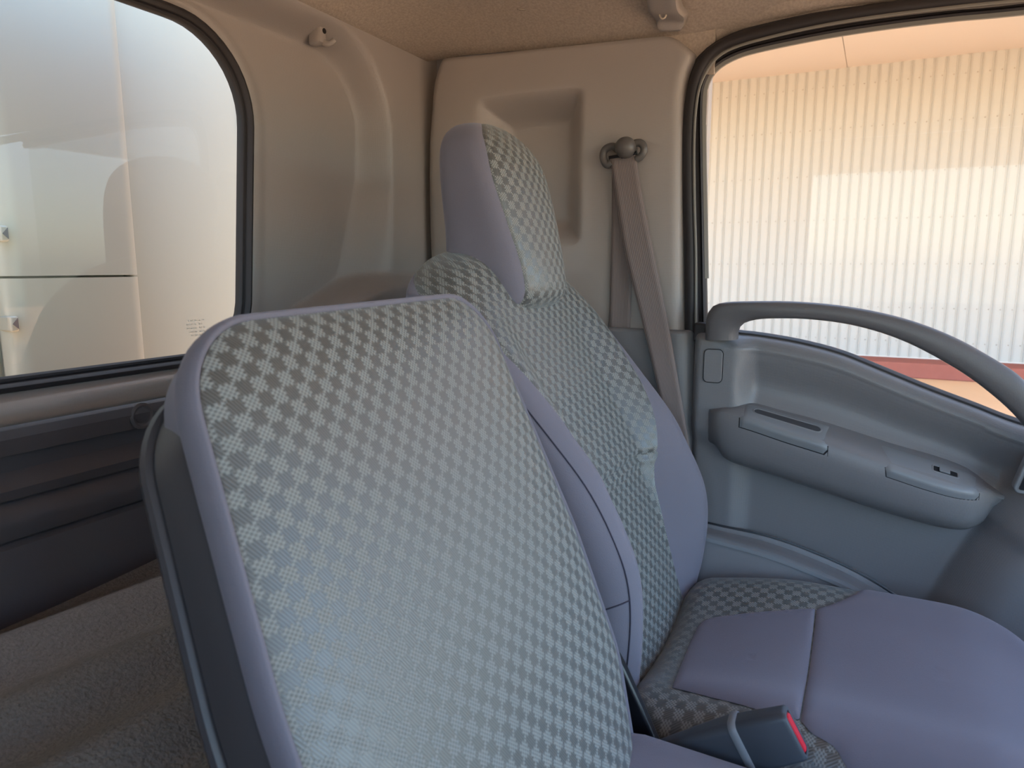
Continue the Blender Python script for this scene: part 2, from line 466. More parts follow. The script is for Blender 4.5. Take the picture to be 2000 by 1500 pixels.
# lower, darker panel with two long ridges
prof = [(-.165, .030), (-.171, .005), (-.176, -.004), (-.186, -.006), (-.205, .000), (-.2090, .016), (-.228, .020), (-.240, .010), (-.246, .006), (-.258, .010), (-.2625, .018), (-.266, .014), (-.280, .006), (-.288, .005), (-.304, .010), (-.309, .018), (-.314, .012), (-.345, .006), (-.375, .0), (-.42, -.004)]
V = []
for x in np.linspace(XL, .03, 12):
    for z, d in prof: V.append((x, YR+.040+d, z))
mk('lower_panel', V, gridf(12, len(prof)), DARKP, uppr, ang=28)
c = px(277, 812, y=YR+.036)
V, F = lathe((c[0], YR+.039, c[2]), (0, -1, 0), [(.017, 0), (.017, .004), (.014, .006), (.011, .005), (.010, .001), (.003, .001)], 20)
mk('round_plug', V, F, DARKP, uppr)
# back sheet of the cab with the window opening
bo = offset_poly(win[::4], .045); V = []
bout = np.array([ray_rect(p) for p in bo]); bout[:, 1] = np.where(bout[:, 1] > .38, .46, np.where(bout[:, 1] < -.165, -1.2, bout[:, 1])); bout[:, 0] = np.where(bout[:, 0] > .02, .10, bout[:, 0])
for i, c in enumerate(((ox0, -1.2), (ox0, .46), (.10, -1.2), (.10, .46))):
    j = int(np.argmin(np.linalg.norm(bout-np.array(c), axis=1))); bout[j] = c
for P, yy in ((bo, YR+.075), (bout, YR+.075), (bout, YR+.09), (bo, YR+.09)):
    V += [(p[0], yy, p[1]) for p in P]
mk('back_sheet', V, gridf(4, len(bo), wrapu=True, wrapv=True), RUBBER, uppr, smooth=False)
# opening for the belt retractor at the foot of the corner
V, F = box((-.215, YR-.030, -.14), (.02, YR+.03, -.075))
hp_y = YR-.0275
hp = [(-.205, -.092), (-.175, -.080), (-.12, -.071), (-.06, -.066), (.012, -.063), (.012, -.13), (-.205, -.13)]
V, F = prism([(a, hp_y, b) for a, b in hp], (0, -.003, 0))
ro = mk('retractor_opening', V, F, BLACKP, uppr, smooth=False)
V, F = join(box((-.050, YR-.038, -.087), (-.005, YR-.026, -.071)), lathe((-.028, YR-.036, -.080), (0, -1, 0), [(.008, 0), (.008, .004), (.005, .006)], 12))
mk('retractor_housing', V, F, BLACKP, ro, bevel=.002)

# rear window: rubber seal and pane
w1 = empty('window_1', (XC, YR+.05, -.13), kind='structure')
path = [(p[0], YR+.058, p[1]) for p in win]
def seal_up(i):
    return (0, -1, 0)
def closed_seal(P2, y, sec, plane='xz'):
    """sweep sec=(outward, inward-to-cab) round a 2-D outline"""
    P2 = np.array(P2); n = len(P2); Nn = offset_poly(P2, 1.0)-P2; V = []
    for p, nn in zip(P2, Nn):
        for a, b in sec:
            if plane == 'xz': V.append((p[0]+nn[0]*a, y-b, p[1]+nn[1]*a))
            else: V.append((y-b, p[0]+nn[0]*a, p[1]+nn[1]*a))
    return V, gridf(n, len(sec), wrapu=True, wrapv=True)
sec = [(0, 0), (.000, .003), (.002, .0055), (.005, .0055), (.006, .004), (.007, .005), (.008, .010), (.011, .0135), (.015, .012), (.018, .005), (.018, -.008), (.003, -.010)]
V, F = closed_seal(win[::4], YR+.045, sec); mk('window_seal', V, F, RUBBER, w1, ang=50)
def pane(name, P3, parent, mat=None):
    n = len(P3); c = np.mean(P3, axis=0)
    V = list(P3)+[c]; F = [(i, (i+1) % n, n) for i in range(n)]
    return mk(name, V, F, mat or GLASS, parent, smooth=False)
pane('pane', [(p[0], YR+.045, p[1]) for p in offset_poly(win[::4], .004)], w1)
# etched maker's mark: four rows of small grey print, too worn to read, beside a round stamp
MARK = plain('etched_print', (.52, .50, .42), .7)
mc = px(364, 628, y=YR+.044); Vm = []; Fm = []
def mrect(x, z, w, hh):
    global Vm, Fm
    Vm, Fm = join((Vm, Fm), ([(x, YR+.0443, z), (x+w, YR+.0443, z), (x+w, YR+.0443, z+hh), (x, YR+.0443, z+hh)], [(0, 1, 2, 3)]))
random.seed(3)
for row, (n0, n1) in enumerate(((1, 9), (0, 8), (0, 9), (1, 9), (2, 9))):
    for k in range(n0, n1):
        if row in (1, 2, 3) and k == 5: continue
        mrect(mc[0]+k*.0034, mc[2]-row*.0052, .0024, .0004 if k % 2 else .0009)
        mrect(mc[0]+k*.0034, mc[2]-row*.0052, .0006, .0024)
mk('etched_mark', Vm, Fm, MARK, w1, smooth=False)

# ------------------------------------------------------------------ cab: right side (door side) behind the door: pillar trim
side = empty('wall_right', (0, .53, -.9), kind='structure')
yl_t = [(-.11, .7905), (-.02, .7925), (.06, .795), (.18, .793), (.27, .785), (.32, .772), (.345, .757), (.360, .735), (.372, .70)]
def y_left(z): return spl([(-.12, .783), (-.02, .785), (.10, .787), (.22, .785), (.29, .778), (.335, .772), (.36, .763), (.375, .756)], z)
def y_right(z): return spl([(-.12, .2815), (-.06, .284), (.10, .290), (.20, .293), (.27, .295), (.300, .291), (.328, .283), (.342, .296), (.358, .316), (.372, .34)], z)
def z_top(y): return spl([(.27, .357), (.30, .360), (.45, .366), (.60, .372), (.75, .378), (.80, .380)], y)
# recess outline in (y, z)
ra, rb = px(1140, 165, x=0), px(930, 478, x=0)
ia, ib = px(1075, 213, x=.03), px(985, 450, x=.03)
RY0, RY1, RZ0, RZ1 = ra[1], rb[1], -.02, ra[2]       # mouth
def rbox(y, z, y0, y1, z0, z1, r):
    cy, cz = (y0+y1)/2, (z0+z1)/2; qx = abs(y-cy)-(y1-y0)/2+r; qz = abs(z-cz)-(z1-z0)/2+r
    return sqrt(max(qx, 0)**2+max(qz, 0)**2)+min(max(qx, qz), 0)-r
def h_side(y, z):
    """depth of the pillar trim away from the cab"""
    d = rbox(y, z, RY0, RY1, .035, RZ1, .020)
    wdt = .052
    # soft upper rear corner
    k = sst(RY0+.10, RY1+.01, y)*sst(.12, RZ1, z)
    t = sst(.003, -wdt-.02*k, d)
    return .055*t
NU, NV_ = 110, 110; V = []
for i in range(NU):
    s = i/(NU-1); s = s-.10*sin(2*pi*s)/(2*pi)*4*.35
    for j in range(NV_):
        t = j/(NV_-1); t = t-.14*sin(2*pi*t)/(2*pi)
        zb_ = -.108+.004*(1-s)
        ym = lerp(.785, .29, s)
        z = lerp(zb_, z_top(ym), t)
        y = lerp(y_left(z), y_right(z), s)
        e = 0
        for dd, r in ((y_left(z)-y, .020), (y-y_right(z), .020), (z_top(y)-z, .006)):
            if dd < r: e += r-sqrt(max(0, r*r-(r-dd)**2))
        V.append((h_side(y, z)+e, y, z))
mk('pillar_trim', V, gridf(NU, NV_), TRIM, side, ang=0)
# thin lip under the pillar trim
V, F = box((-.004, .284, -.112), (.02, .60, -.106)); mk('trim_lip', V, F, TRIM, side, bevel=.0015)
# lower pillar trim (slate), rolled towards the door gap
def low_pillar(s, z):
    """front edge of the lower trim"""
    yf = interp([(-.9, .240), (-.30, .252), (-.105, .262)], z)
    y = lerp(.80, yf, s); d = y-yf; r = .030
    x = -.012
    if d < r: x += r-sqrt(max(0, r*r-(r-d)**2))
    tz = -.104-z
    if tz < .008: x += .008-sqrt(max(0, .008**2-(.008-tz)**2))
    return (x, y, z)
sv = np.concatenate([np.linspace(0, .93, 20), np.linspace(.935, 1, 20)]); zv = np.concatenate([np.linspace(-1.0, -.118, 24), np.linspace(-.112, -.104, 9)])
V = [low_pillar(s, z) for s in sv for z in zv]
mk('lower_pillar_trim', V, gridf(len(sv), len(zv)), DOORP, side, ang=0)
# outer body sheet behind the trims
V, F = join(box((.066, .285, -1.2), (.080, .87, .46)), box((.03, .266, -1.0), (.066, .292, .33)))
mk('body_side_sheet', V, F, TRIM, side, smooth=False)
V, F = box((.020, .255, .300), (.030, .40, .43)); mk('headliner_flange', V, F, HEADL, side, smooth=False)

# ------------------------------------------------------------------ ceiling (felt headliner)
def zc(x, y):
    de = YR+.0-y; dr = .025-x
    edge = lerp(.384, .360, sst(.75, .28, y)) if dr < .4 else .386
    edge = lerp(edge, .386, sst(.0, .35, dr))
    if y < .30: edge = lerp(edge, .362, sst(.30, .22, y)*sst(.35, .0, dr))
    a = 1-exp(-max(0, de)/.11); b = 1-exp(-max(0, dr)/.10)
    return edge+.075*a*b
xs = np.concatenate([np.linspace(XL, -.35, 20), np.linspace(-.34, .025, 38)]); ys = np.concatenate([np.linspace(-.80, .2, 22), np.linspace(.22, YR+.01, 46)])
V = [(x, y, zc(x, y)) for x in xs for y in ys]
ceil = empty('ceiling', (XC, 0, .38), kind='structure')
mk('headliner', V, gridf(len(xs), len(ys)), HEADL, ceil, ang=0)
V, F = box((XL-.1, -.84, .50), (.12, .90, .53)); mk('roof_sheet', V, F, WHITEB, ceil, smooth=False)
c = px(1018, 68, x=-.06)
V, F = lathe((c[0], c[1], zc(c[0], c[1])+.001), (0.3, .2, -1), [(.007, 0), (.007, .0012), (.004, .0022)], 16)
mk('headliner_clip', V, F, HEADL, ceil)
# padded header roll above the door
def hdr(y):
    return spl([(-1.0, .372), (-.14, .373), (.0, .376), (.10, .378), (.20, .372), (.25, .360), (.275, .345)], y)
yy = np.linspace(-.76, .276, 50); V = []
sec = [(-.004, 0.02), (-.016, .012), (-.014, .0), (-.004, -.010), (.010, -.014), (.03, -.010), (.03, .03)]
for y in yy:
    z0 = hdr(y)+.004
    for a, b in sec: V.append((.008+a+.030*sst(.13, .276, y), y, z0+b))
mk('door_header_pad', V, gridf(len(yy), len(sec), wrapv=True), HEADL, ceil, ang=60)

# ------------------------------------------------------------------ door opening seal
def opening(x, off=0):
    """outline of the door opening: pillar side upwards, round the corner, forward along the header, in (y, z)"""
    P = [px(u, v, x=x)[1:] for u, v in ((1350, 860), (1349, 760), (1351, 640), (1350, 500), (1347, 380), (1347, 260), (1354, 185), (1368, 138), (1392, 105), (1430, 84), (1500, 64), (1600, 42), (1720, 23), (1860, 6), (2000, -8))]
    P.append((P[-1][0]-.35, P[-1][1]-.004)); P.append((P[-1][0]-.35, P[-1][1]-.02))
    return P
op3 = curve_pts([(.012, a, b) for a, b in opening(.012)], 130)
ctrp = np.array([.012, -.2, .0])
sec = [(.010*cos(q)*(1.15 if cos(q) > 0 else .9), .0105*sin(q)) for q in np.linspace(0, 2*pi, 14, endpoint=False)]
V, F = sweep(op3, sec, (1, 0, 0))
sealo = empty('trim_1', (.012, .27, -.30), kind='structure')
mk('door_opening_seal', V, F, RUBBER, sealo)
op4 = curve_pts([(.004, a, b) for a, b in [px(u+9, v+7 if u > 1360 else v, x=.004)[1:] for u, v in ((1350, 640), (1350, 500), (1347, 380), (1347, 260), (1354, 185), (1368, 138), (1392, 105), (1430, 84), (1500, 64), (1600, 42), (1720, 23), (1860, 6), (2000, -8))]], 90)
V, F = sweep(op4, circ(.0022, 8), (1, 0, 0)); mk('seal_lip', V, F, RUBBERG, sealo)

# ------------------------------------------------------------------ door
door = empty('door_1', (.03, -.15, -1.0), kind='structure')
YD0, YD1 = -.76, .262        # front and rear edge of the door trim
belt_px = [(1425, 650), (1480, 657), (1560, 671), (1640, 692), (1720, 724), (1800, 757), (1900, 795), (2000, 832)]
belt_t = sorted([tuple(px(u, v, x=.012)[1:]) for u, v in belt_px])
belt_t = [(-1.0, -.36), (-.55, -.285), (-.34, -.243)]+belt_t+[(.232, -.098), (.262, -.096)]
def zbelt(y): return spl(belt_t, y)
arm_back = sorted([tuple(px(u, v, x=-.002)[1:]) for u, v in ((1385, 792), (1455, 786), (1540, 806), (1620, 828), (1730, 864), (1880, 912), (1955, 962))])
def zarm(y): return spl([(-1, -.40), (-.45, -.375), (-.25, -.335)]+arm_back+[(.30, -.212)], y)
# front bulge (speaker pod): boundary line in (y, z)
bul = sorted([(p[2], p[1]) for p in [px(u, v, x=-.01) for u, v in ((1795, 1200), (1860, 1095), (1940, 985), (1968, 915), (1985, 850), (2010, 800))]])
def h_door(y, z):
    zb = zbelt(y); d = zb-z          # depth below the belt line
    x = .014
    # rounded shoulder under the glass
    r = .022
    if d < r: x = .014-r+ (r-sqrt(max(0, r*r-(r-d)**2)))
    else: x = .014-r
    # shallow hollow between shoulder and armrest, less towards the rear block
    za = zarm(y); m = (zb+za)/2-.012; w = max(.02, (zb-za)*.33)
    rear = sst(.195, .160, y)
    if d > r:
        x += rear*(.018*exp(-((z-m+.012)/w)**2))
    # rear block carrying the handle stands proud
    x -= .016*(1-rear)*sst(.0, .02, d)
    # below the armrest
    x += .012*sst(za-.03, za-.07, z)
    # front bulge
    yb_ = interp(bul, z)
    t_ = min(1, max(0, (yb_-y)/.085)); k = sin(t_*pi/2)**.9
    x -= k*.055*sst(.01, .09, d)
    return x
ysd = np.concatenate([np.linspace(YD0, -.30, 24), np.linspace(-.295, .255, 120), np.linspace(.257, YD1, 6)])
ts = np.concatenate([np.linspace(0, .045, 14), np.linspace(.05, .55, 70), np.linspace(.56, 1, 20)])
V = []
for y in ysd:
    zb = zbelt(y); e = max(0, 1-(YD1-y)/.014)
    for t in ts:
        z = lerp(zb, -1.0, t)
        V.append((h_door(y, z)+.030*(1-sqrt(max(0, 1-e*e))), y, z))
mk('door_trim', V, gridf(len(ysd), len(ts)), DOORP, door, ang=0)
# outer skin
V = []
for y in ysd[::6]:
    for zz in (zbelt(y)-.002, -1.0): V.append((.055, y, zz))
mk('door_skin', V, gridf(len(ysd[::6]), 2), RUBBER, door, smooth=False)
# belt weatherstrip between trim and glass
yy = np.linspace(YD0, .225, 60)
V, F = sweep([(.030, y, zbelt(y)+.001) for y in yy], [(-.016, -.004), (-.016, .002), (-.008, .005), (.008, .004), (.016, .0), (.016, -.006)], (0, 0, 1))
mk('belt_weatherstrip', V, F, RUBBER, door)
# window frame (black), inner edge = glass edge
gl = [(1383, 640), (1381, 520), (1379, 400), (1377, 300), (1377, 200), (1383, 165), (1400, 138), (1432, 117), (1480, 101), (1600, 76), (1720, 57), (1860, 40), (2000, 27)]
GX = .040
gp = [px(u, v, x=GX)[1:] for u, v in gl]; gp += [(gp[-1][0]-.30, gp[-1][1]-.008)]
gpath = curve_pts(gp, 110)
# sweep the frame: wide flat band outside the glass edge
T = np.gradient(gpath, axis=0); T /= np.linalg.norm(T, axis=1)[:, None]
Nn = np.stack([-T[:, 1], T[:, 0]], 1)      # in (y, z)
if (Nn[10] @ (np.array([.3, .1])-gpath[10])) < 0: Nn = -Nn
sec = [(0, .000), (.0, -.012), (.004, -.016), (.008, -.010), (.012, -.012), (.014, -.020), (.019, -.024), (.032, -.022), (.036, .000)]
V = []
for p, nn in zip(gpath, Nn):
    for a, b in sec: V.append((GX+b, p[0]+nn[0]*a, p[1]+nn[1]*a))
mk('window_frame', V, gridf(len(gpath), len(sec), wrapv=True), RUBBER, door, ang=50)
sec = [(-.004, -.006), (-.004, -.011), (.001, -.0135), (.0045, -.012), (.0045, -.006)]
V = []
for p, nn in zip(gpath[8:], Nn[8:]):
    for a, b in sec: V.append((GX+b, p[0]+nn[0]*a, p[1]+nn[1]*a))
mk('glass_run_lip', V, gridf(len(gpath)-8, len(sec), wrapv=True), RUBBERG, door)
ye = np.linspace(gpath[-1][0], .255, 40)
P3 = [(GX, y, zbelt(y)-.03) for y in ye]+[(GX, p[0], p[1]) for p in (gpath+Nn*.006)]
pane('pane', P3, door)
# small hinge-side stop block at the foot of the frame
c = px(1368, 645, x=-.006)
V, F = box((-.012, c[1]-.010, c[2]-.018), (.02, c[1]+.010, c[2]+.012)); mk('latch_stop', V, F, RUBBER, door, bevel=.003)
# square cover with a hairline gap
cp = [px(u, v, x=-.0265) for u, v in ((1376, 682), (1412, 682), (1411, 748), (1375, 748))]
cy0, cy1 = cp[1][1], cp[0][1]; cz0, cz1 = cp[2][2], cp[0][2]
rp = roundpoly([(cy0, cz0), (cy1, cz0), (cy1, cz1), (cy0, cz1)], .007, 6)
V, F = prism([(-.0256, a, b) for a, b in offset_poly(rp, .0012)], (.006, 0, 0)); g0 = mk('cover_gap', V, F, BLACKP, door, smooth=False)
V, F = prism([(-.0272, a, b) for a, b in rp], (.006, 0, 0)); mk('blank_cover', V, F, DOORP, door, bevel=.001)

# armrest: long pod, flat sloping top, rounded lower edge
def arm_sec(y):
    zb = zarm(y)
    # inner top edge and lower edge heights from the picture
    zi = spl(arm_in, y); zl = spl(arm_lo, y)
    d = spl([(-.185, .003), (-.165, .022), (-.13, .045), (-.05, .054), (.08, .054), (.17, .048), (.212, .038), (.226, .026), (.232, .016), (.236, .006)], y)
    x0 = -.004
    return zb, zi, zl, x0, d
arm_in = sorted([tuple(px(u, v, x=-.055)[1:]) for u, v in ((1400, 803), (1455, 815), (1540, 842), (1620, 866), (1710, 897), (1850, 946), (1945, 970))])
arm_lo = sorted([tuple(px(u, v, x=-.040)[1:]) for u, v in ((1392, 862), (1410, 888), (1480, 912), (1560, 938), (1700, 984), (1800, 1014), (1880, 1030), (1925, 1018), (1950, 985))])
ys_ = np.linspace(-.183, .235, 90); V = []
for y in ys_:
    zb, zi, zl, x0, d = arm_sec(y)
    zi = min(zi, zb-.002); zl = min(zl, zi-.004)
    P = [(x0+.012, zb+.001), (x0-.001, zb), (x0-d*.55, lerp(zb, zi, .5)), (x0-d*.93, lerp(zb, zi, .90)), (x0-d, zi-.004), (x0-d*1.0, lerp(zi, zl, .35)), (x0-d*.93, lerp(zi, zl, .75)), (x0-d*.80, zl+.006), (x0-d*.62, zl-.004), (x0-d*.25, zl-.012), (x0+.015, zl-.016)]
    for a, b in P: V.append((a, y, b))
m_ = 11
F = gridf(len(ys_), m_)
F += [tuple(range(m_)), tuple((len(ys_)-1)*m_+j for j in range(m_))]
arm = mk('armrest', V, F, DOORP, door, ang=60)
def arm_top(y, s, lift=0):
    """point on the armrest's sloping top: s=0 at the door, 1 at the inner edge; s>1 runs down its face"""
    zb, zi, zl, x0, d = arm_sec(y)
    if s <= 1: return np.array([x0-d*s*.97-lift*.35, y, lerp(zb, zi-.002, s)+lift])
    return np.array([x0-d*1.0-lift, y, lerp(zi-.002, zl, (s-1))+lift*.2])
def arm_plate(name, y0, y1, s0, s1, mat, parent, lift=.0015, skew0=0, skew1=0, n=26, m=12, hole=None):
    top = []; 
    for i in range(n):
        for j in range(m):
            s = lerp(s0, s1, j/(m-1)); f = i/(n-1)
            y = lerp(y0+skew0*(s-s0), y1+skew1*(s-s0), f)
            e = min(i, n-1-i, j, m-1-j)
            top.append(arm_top(y, s, lift*(0 if e == 0 else .8 if e == 1 else 1)))
    return mk(name, top, gridf(n, m), mat, parent, ang=0)
yA, yB = px(1450, 800, x=-.03)[1], px(1620, 846, x=-.03)[1]
pull = arm_plate('pull_handle_surround', yB, yA, .10, 1.22, DOORS, arm, lift=.003)
arm_plate('surround_gap', yB-.0014, yA+.0014, .08, 1.235, BLACKP, arm, lift=.0008)
# the pull slot: a sunken rounded trough in the surround
sy0, sy1 = px(1604, 836, x=-.035)[1], px(1473, 800, x=-.025)[1]
def trough(y0, y1, s, half, mat, parent, name, depth=.0, lift=.0036):
    n = 28; V = []; Fc = []
    L = y1-y0
    ring = []
    for k in range(n):
        q = 2*pi*k/n; a = cos(q); b = sin(q)
        yy_ = (y0+y1)/2+(L/2-half)*(1 if a > 0 else -1)*(abs(a) > 1e-6)+half*a
        ring.append((yy_, b))
    for sc, dz in ((1.0, lift), (.86, lift+.0004), (.70, lift-.006+.003), (.62, lift-.0015)):
        for yy_, b in ring:
            yc = (y0+y1)/2
            p = arm_top(yc+(yy_-yc)*(1-(1-sc)*.12), s+b*half/.056*sc, dz); V.append(p)
    Fc = gridf(4, n, wrapv=True)+[tuple(3*n+k for k in range(n))]
    return mk(name, V, Fc, mat, parent, ang=60)
def slot(name, y0, y1, s0, s1, parent, mat_floor, lift, r=.5, n=24):
    """dark sunk slot with rounded ends, floor slightly above the plate it is cut in, rim raised"""
    V = []; pts = roundpoly([(y0, s0*.056), (y1, s0*.056), (y1, s1*.056), (y0, s1*.056)], (s1-s0)*.056*r, 6)
    n = len(pts)
    out = offset_poly(pts, .0016)
    for P, l in ((out, lift), (pts, lift+.0012), (offset_poly(pts, -.0012), lift+.0002)):
        for a, b in P: V.append(arm_top(a, b/.056, l))
    F = gridf(3, n, wrapv=True)
    rim = mk(name+'_rim', V, F, DOORS, parent, ang=0)
    V = [arm_top(a, b/.056, lift+.0003) for a, b in offset_poly(pts, -.0008)]
    c = arm_top((y0+y1)/2, (s0+s1)/2, lift+.0003)
    V.append(c); mk(name, V, [(k, (k+1) % n, n) for k in range(n)], mat_floor, parent, ang=0)
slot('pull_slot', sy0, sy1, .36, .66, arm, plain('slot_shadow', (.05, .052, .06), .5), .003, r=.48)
yS0, yS1 = px(1915, 960, x=-.05)[1], px(1715, 880, x=-.03)[1]
arm_plate('switch_gap', yS0-.0008, yS1+.0012, .15, 1.252, BLACKP, arm, lift=.0006, skew1=-.012)
arm_plate('switch_panel', yS0, yS1, .16, 1.24, DOORS, arm, lift=.0026, skew1=-.012)
wy0, wy1 = px(1872, 927, x=-.03)[1], px(1822, 908, x=-.03)[1]
slot('switch_slot', wy0, wy1, .42, .66, arm, BLACKP, .0026, r=.2)
a0, a1 = lerp(wy1, wy0, .25), lerp(wy1, wy0, .68)
V = []
for l in (.0028, .0055):
    for yv, s in ((a0, .46), (a1, .46), (a1, .62), (a0, .62)): V.append(arm_top(yv, s, l))
mk('window_switch', V, [(0, 1, 2, 3), (4, 5, 6, 7), (0, 1, 5, 4), (1, 2, 6, 5), (2, 3, 7, 6), (3, 0, 4, 7)], DOORS, arm, bevel=.001)

# grab handle: arched bar over the belt line
hp_o = [(1376, 664), (1377, 628), (1387, 602), (1412, 591), (1470, 588), (1560, 589), (1660, 599), (1760, 620), (1850, 652), (1930, 694), (2000, 742)]
hp_i = [(1438, 664), (1439, 648), (1446, 636), (1462, 628), (1500, 622.5), (1580, 623.5), (1670, 636), (1760, 664), (1850, 710), (1920, 757), (1985, 815)]
HX = -.045
A = [px(u, v, x=HX) for u, v in hp_o]; B = [px(u, v, x=HX) for u, v in hp_i]
ext = np.array([0, -.055, -.075])
A += [A[-1]+ext*.7, A[-1]+ext*1.7, A[-1]+ext*3]; B += [B[-1]+ext*.6, B[-1]+ext*1.4, B[-1]+ext*2.6]
A = curve_pts(A, 70); B = curve_pts(B, 70); V = []
for i, (a, b) in enumerate(zip(A, B)):
    c = (a+b)/2; hh = np.linalg.norm(a-b)/2; up = (a-b)/np.linalg.norm(a-b)
    fx = sst(10, 0, i)                     # foot runs back to the door
    for k in range(16):
        q = 2*pi*k/16; sx = abs(cos(q))**.62*(1 if cos(q) > 0 else -1); sz = abs(sin(q))**.62*(1 if sin(q) > 0 else -1)
        V.append(c+up*hh*sz+np.array([.016*sx*(1+.5*fx)+.014*fx, 0, 0]))
F = gridf(len(A), 16, wrapv=True)+[tuple(range(16)), tuple((len(A)-1)*16+k for k in range(16))]
mk('grab_handle', V, F, HANDLEP, door, ang=60)
# curved pocket lip low on the door
up_t = sorted([tuple(px(u, v, x=-.018)[1:]) for u, v in ((1330, 1012), (1405, 1029), (1500, 1050), (1590, 1082), (1680, 1124), (1760, 1175), (1792, 1205), (1840, 1260))])
lo_t = sorted([tuple(px(u, v, x=-.060)[1:]) for u, v in ((1330, 1036), (1400, 1054), (1500, 1082), (1590, 1116), (1660, 1147), (1700, 1172), (1780, 1230), (1840, 1290))])
yv = np.linspace(max(up_t[0][0], lo_t[0][0]), min(up_t[-1][0], lo_t[-1][0]), 60); V = []
for y in yv:
    zu, zl = spl(up_t, y), spl(lo_t, y)
    for x, z in ((-.002, zu), (-.014, zu+.001), (-.0185, zu), (-.020, zu-.004), (-.022, zu-.010), (-.027, lerp(zu, zl, .45)), (-.036, lerp(zu, zl, .80)), (-.052, zl+.004), (-.060, zl), (-.063, zl-.005), (-.064, -.62), (-.064, -.9)):
        V.append((x, y, z))
pk = mk('door_pocket', V, gridf(len(yv), 12), DOORP, door, ang=50)
V = []
for y in yv:
    zu = spl(up_t, y)
    for x, z in ((-.0105, zu+.0035), (-.0115, zu+.0055), (-.0125, zu+.0035), (-.0125, zu+.001), (-.0105, zu+.001)): V.append((x-.004, y, z-.002))
mk('pocket_seam', V, gridf(len(yv), 5, wrapv=True), BLACKP, pk)
V = []
for y in yv:
    zl = spl(lo_t, y)
    for x, z in ((-.054, zl+.003), (-.060, zl+.0035), (-.0650, zl+.0005), (-.066, zl-.005), (-.060, zl-.006)): V.append((x, y, z))
mk('pocket_rim', V, gridf(len(yv), 5, wrapv=True), DOORS, pk)
# inner release surround at the frame's edge
c = px(1995, 945, x=-.085)
rp = roundpoly([(c[1]-.09, c[2]-.024), (c[1]+.006, c[2]-.020), (c[1]-.008, c[2]+.035), (c[1]-.09, c[2]+.055)], .008, 5)
V, F = prism([(-.060, a, b) for a, b in rp], (.02, 0, 0)); rs = mk('release_surround', V, F, DOORS, door, bevel=.002)
V, F = prism([(-.0612, a, b) for a, b in offset_poly(rp, -.006)], (.006, 0, 0)); mk('release_recess', V, F, BLACKP, rs, smooth=False)

# ------------------------------------------------------------------ roof-rail cover with wire hook
def strip_mesh(cl, half, th, n=24, updir=None):
    pass
tp = [px(u, v, x=-.004) for u, v in ((1300, 60),)][0]
br = empty('rail_cover', tuple(px(1302, 60, x=-.002)), 'small grey plastic trim cover on the ceiling edge, above the pillar panel, with wire loop', 'trim cover')
# centre line from the pillar top up over the ceiling edge; widths from the picture
rows = [((1285, 61.5), (1331, 60), -.006), ((1280, 50), (1336, 55), -.010), ((1277, 41), (1340, 43), -.014), ((1271, 33), (1340, 34), -.030), ((1263, 24), (1331, 26), -.050), ((1260, 10), (1326, 16), -.064), ((1259, -4), (1324, 0), -.080), ((1258, -30), (1322, -26), -.11)]
Lc = curve_pts([px(*r[0], x=r[2]) for r in rows], 26); Rc = curve_pts([px(*r[1], x=r[2]) for r in rows], 26)
V = []
for a, b in zip(Lc, Rc):
    for k in range(13):
        t = k/12; e = min(t, 1-t)
        inset = 0 if e > .12 else .010*(1-sqrt(max(0, 1-(1-e/.12)**2)))
        p = a+(b-a)*t
        V.append(p+np.array([.012, 0, .012])*(inset/.010))
mk('cover_body', V, gridf(26, 13), TRIM, br, ang=60, solid=.002)
hk = curve_pts([px(u, v, x=-.045-k*.0) for k, (u, v) in enumerate(((1288.5, 22), (1288.5, 30), (1291, 35), (1295, 36.5), (1299, 34), (1301, 29), (1301.5, 22)))], 24)
V, F = sweep(hk, circ(.0013, 8), (1, .2, 0)); mk('wire_loop', V, F, WIRE, br)
c = px(1295, 23, x=-.044); V, F = box((c[0]-.002, c[1]-.006, c[2]-.003), (c[0]+.003, c[1]+.006, c[2]+.001)); mk('loop_slot', V, F, BLACKP, br)

# coat hook on the rear trim
c = px(614, 68, y=YR+.035)
HY = YR+.052-h_rear(c[0], c[2])-.049
ch = empty('coat_hook', tuple(c), 'small grey plastic coat hook high on the rear trim beside the window', 'hook')
s_ = .0170
P2 = roundpoly([(-.011, -.017), (.010, -.017), (.008, .012), (-.008, .018)], .004, 5)
V = []
for P, d in ((P2, .010), (P2, -.006), (offset_poly(P2, -.003), -.010)):
    for a, b in P: V.append((c[0]+a, HY+.049+d-.006, c[2]+b))
n = len(P2); F = gridf(3, n, wrapv=True)+[tuple(2*n+k for k in range(n))]
mk('hook_base', V, F, TRIM, ch, ang=40)
hkp = curve_pts([(c[0]+.002, HY+.040, c[2]-.010), (c[0]+.004, HY+.032, c[2]-.015), (c[0]+.007, HY+.024, c[2]-.014), (c[0]+.010, HY+.018, c[2]-.009)], 12)
V, F = sweep(hkp, circ(.0055, 10, .0045), (1, 0, 0), scale=lambda i: 1-.02*i); mk('hook_prong', V, F, TRIM, ch)
V, F = lathe((c[0]+.003, HY+.0335, c[2]+.004), (0, -1, 0), [(.0042, 0), (.0042, .001), (.001, .0012)], 14); mk('screw_hole', V, F, BLACKP, ch)

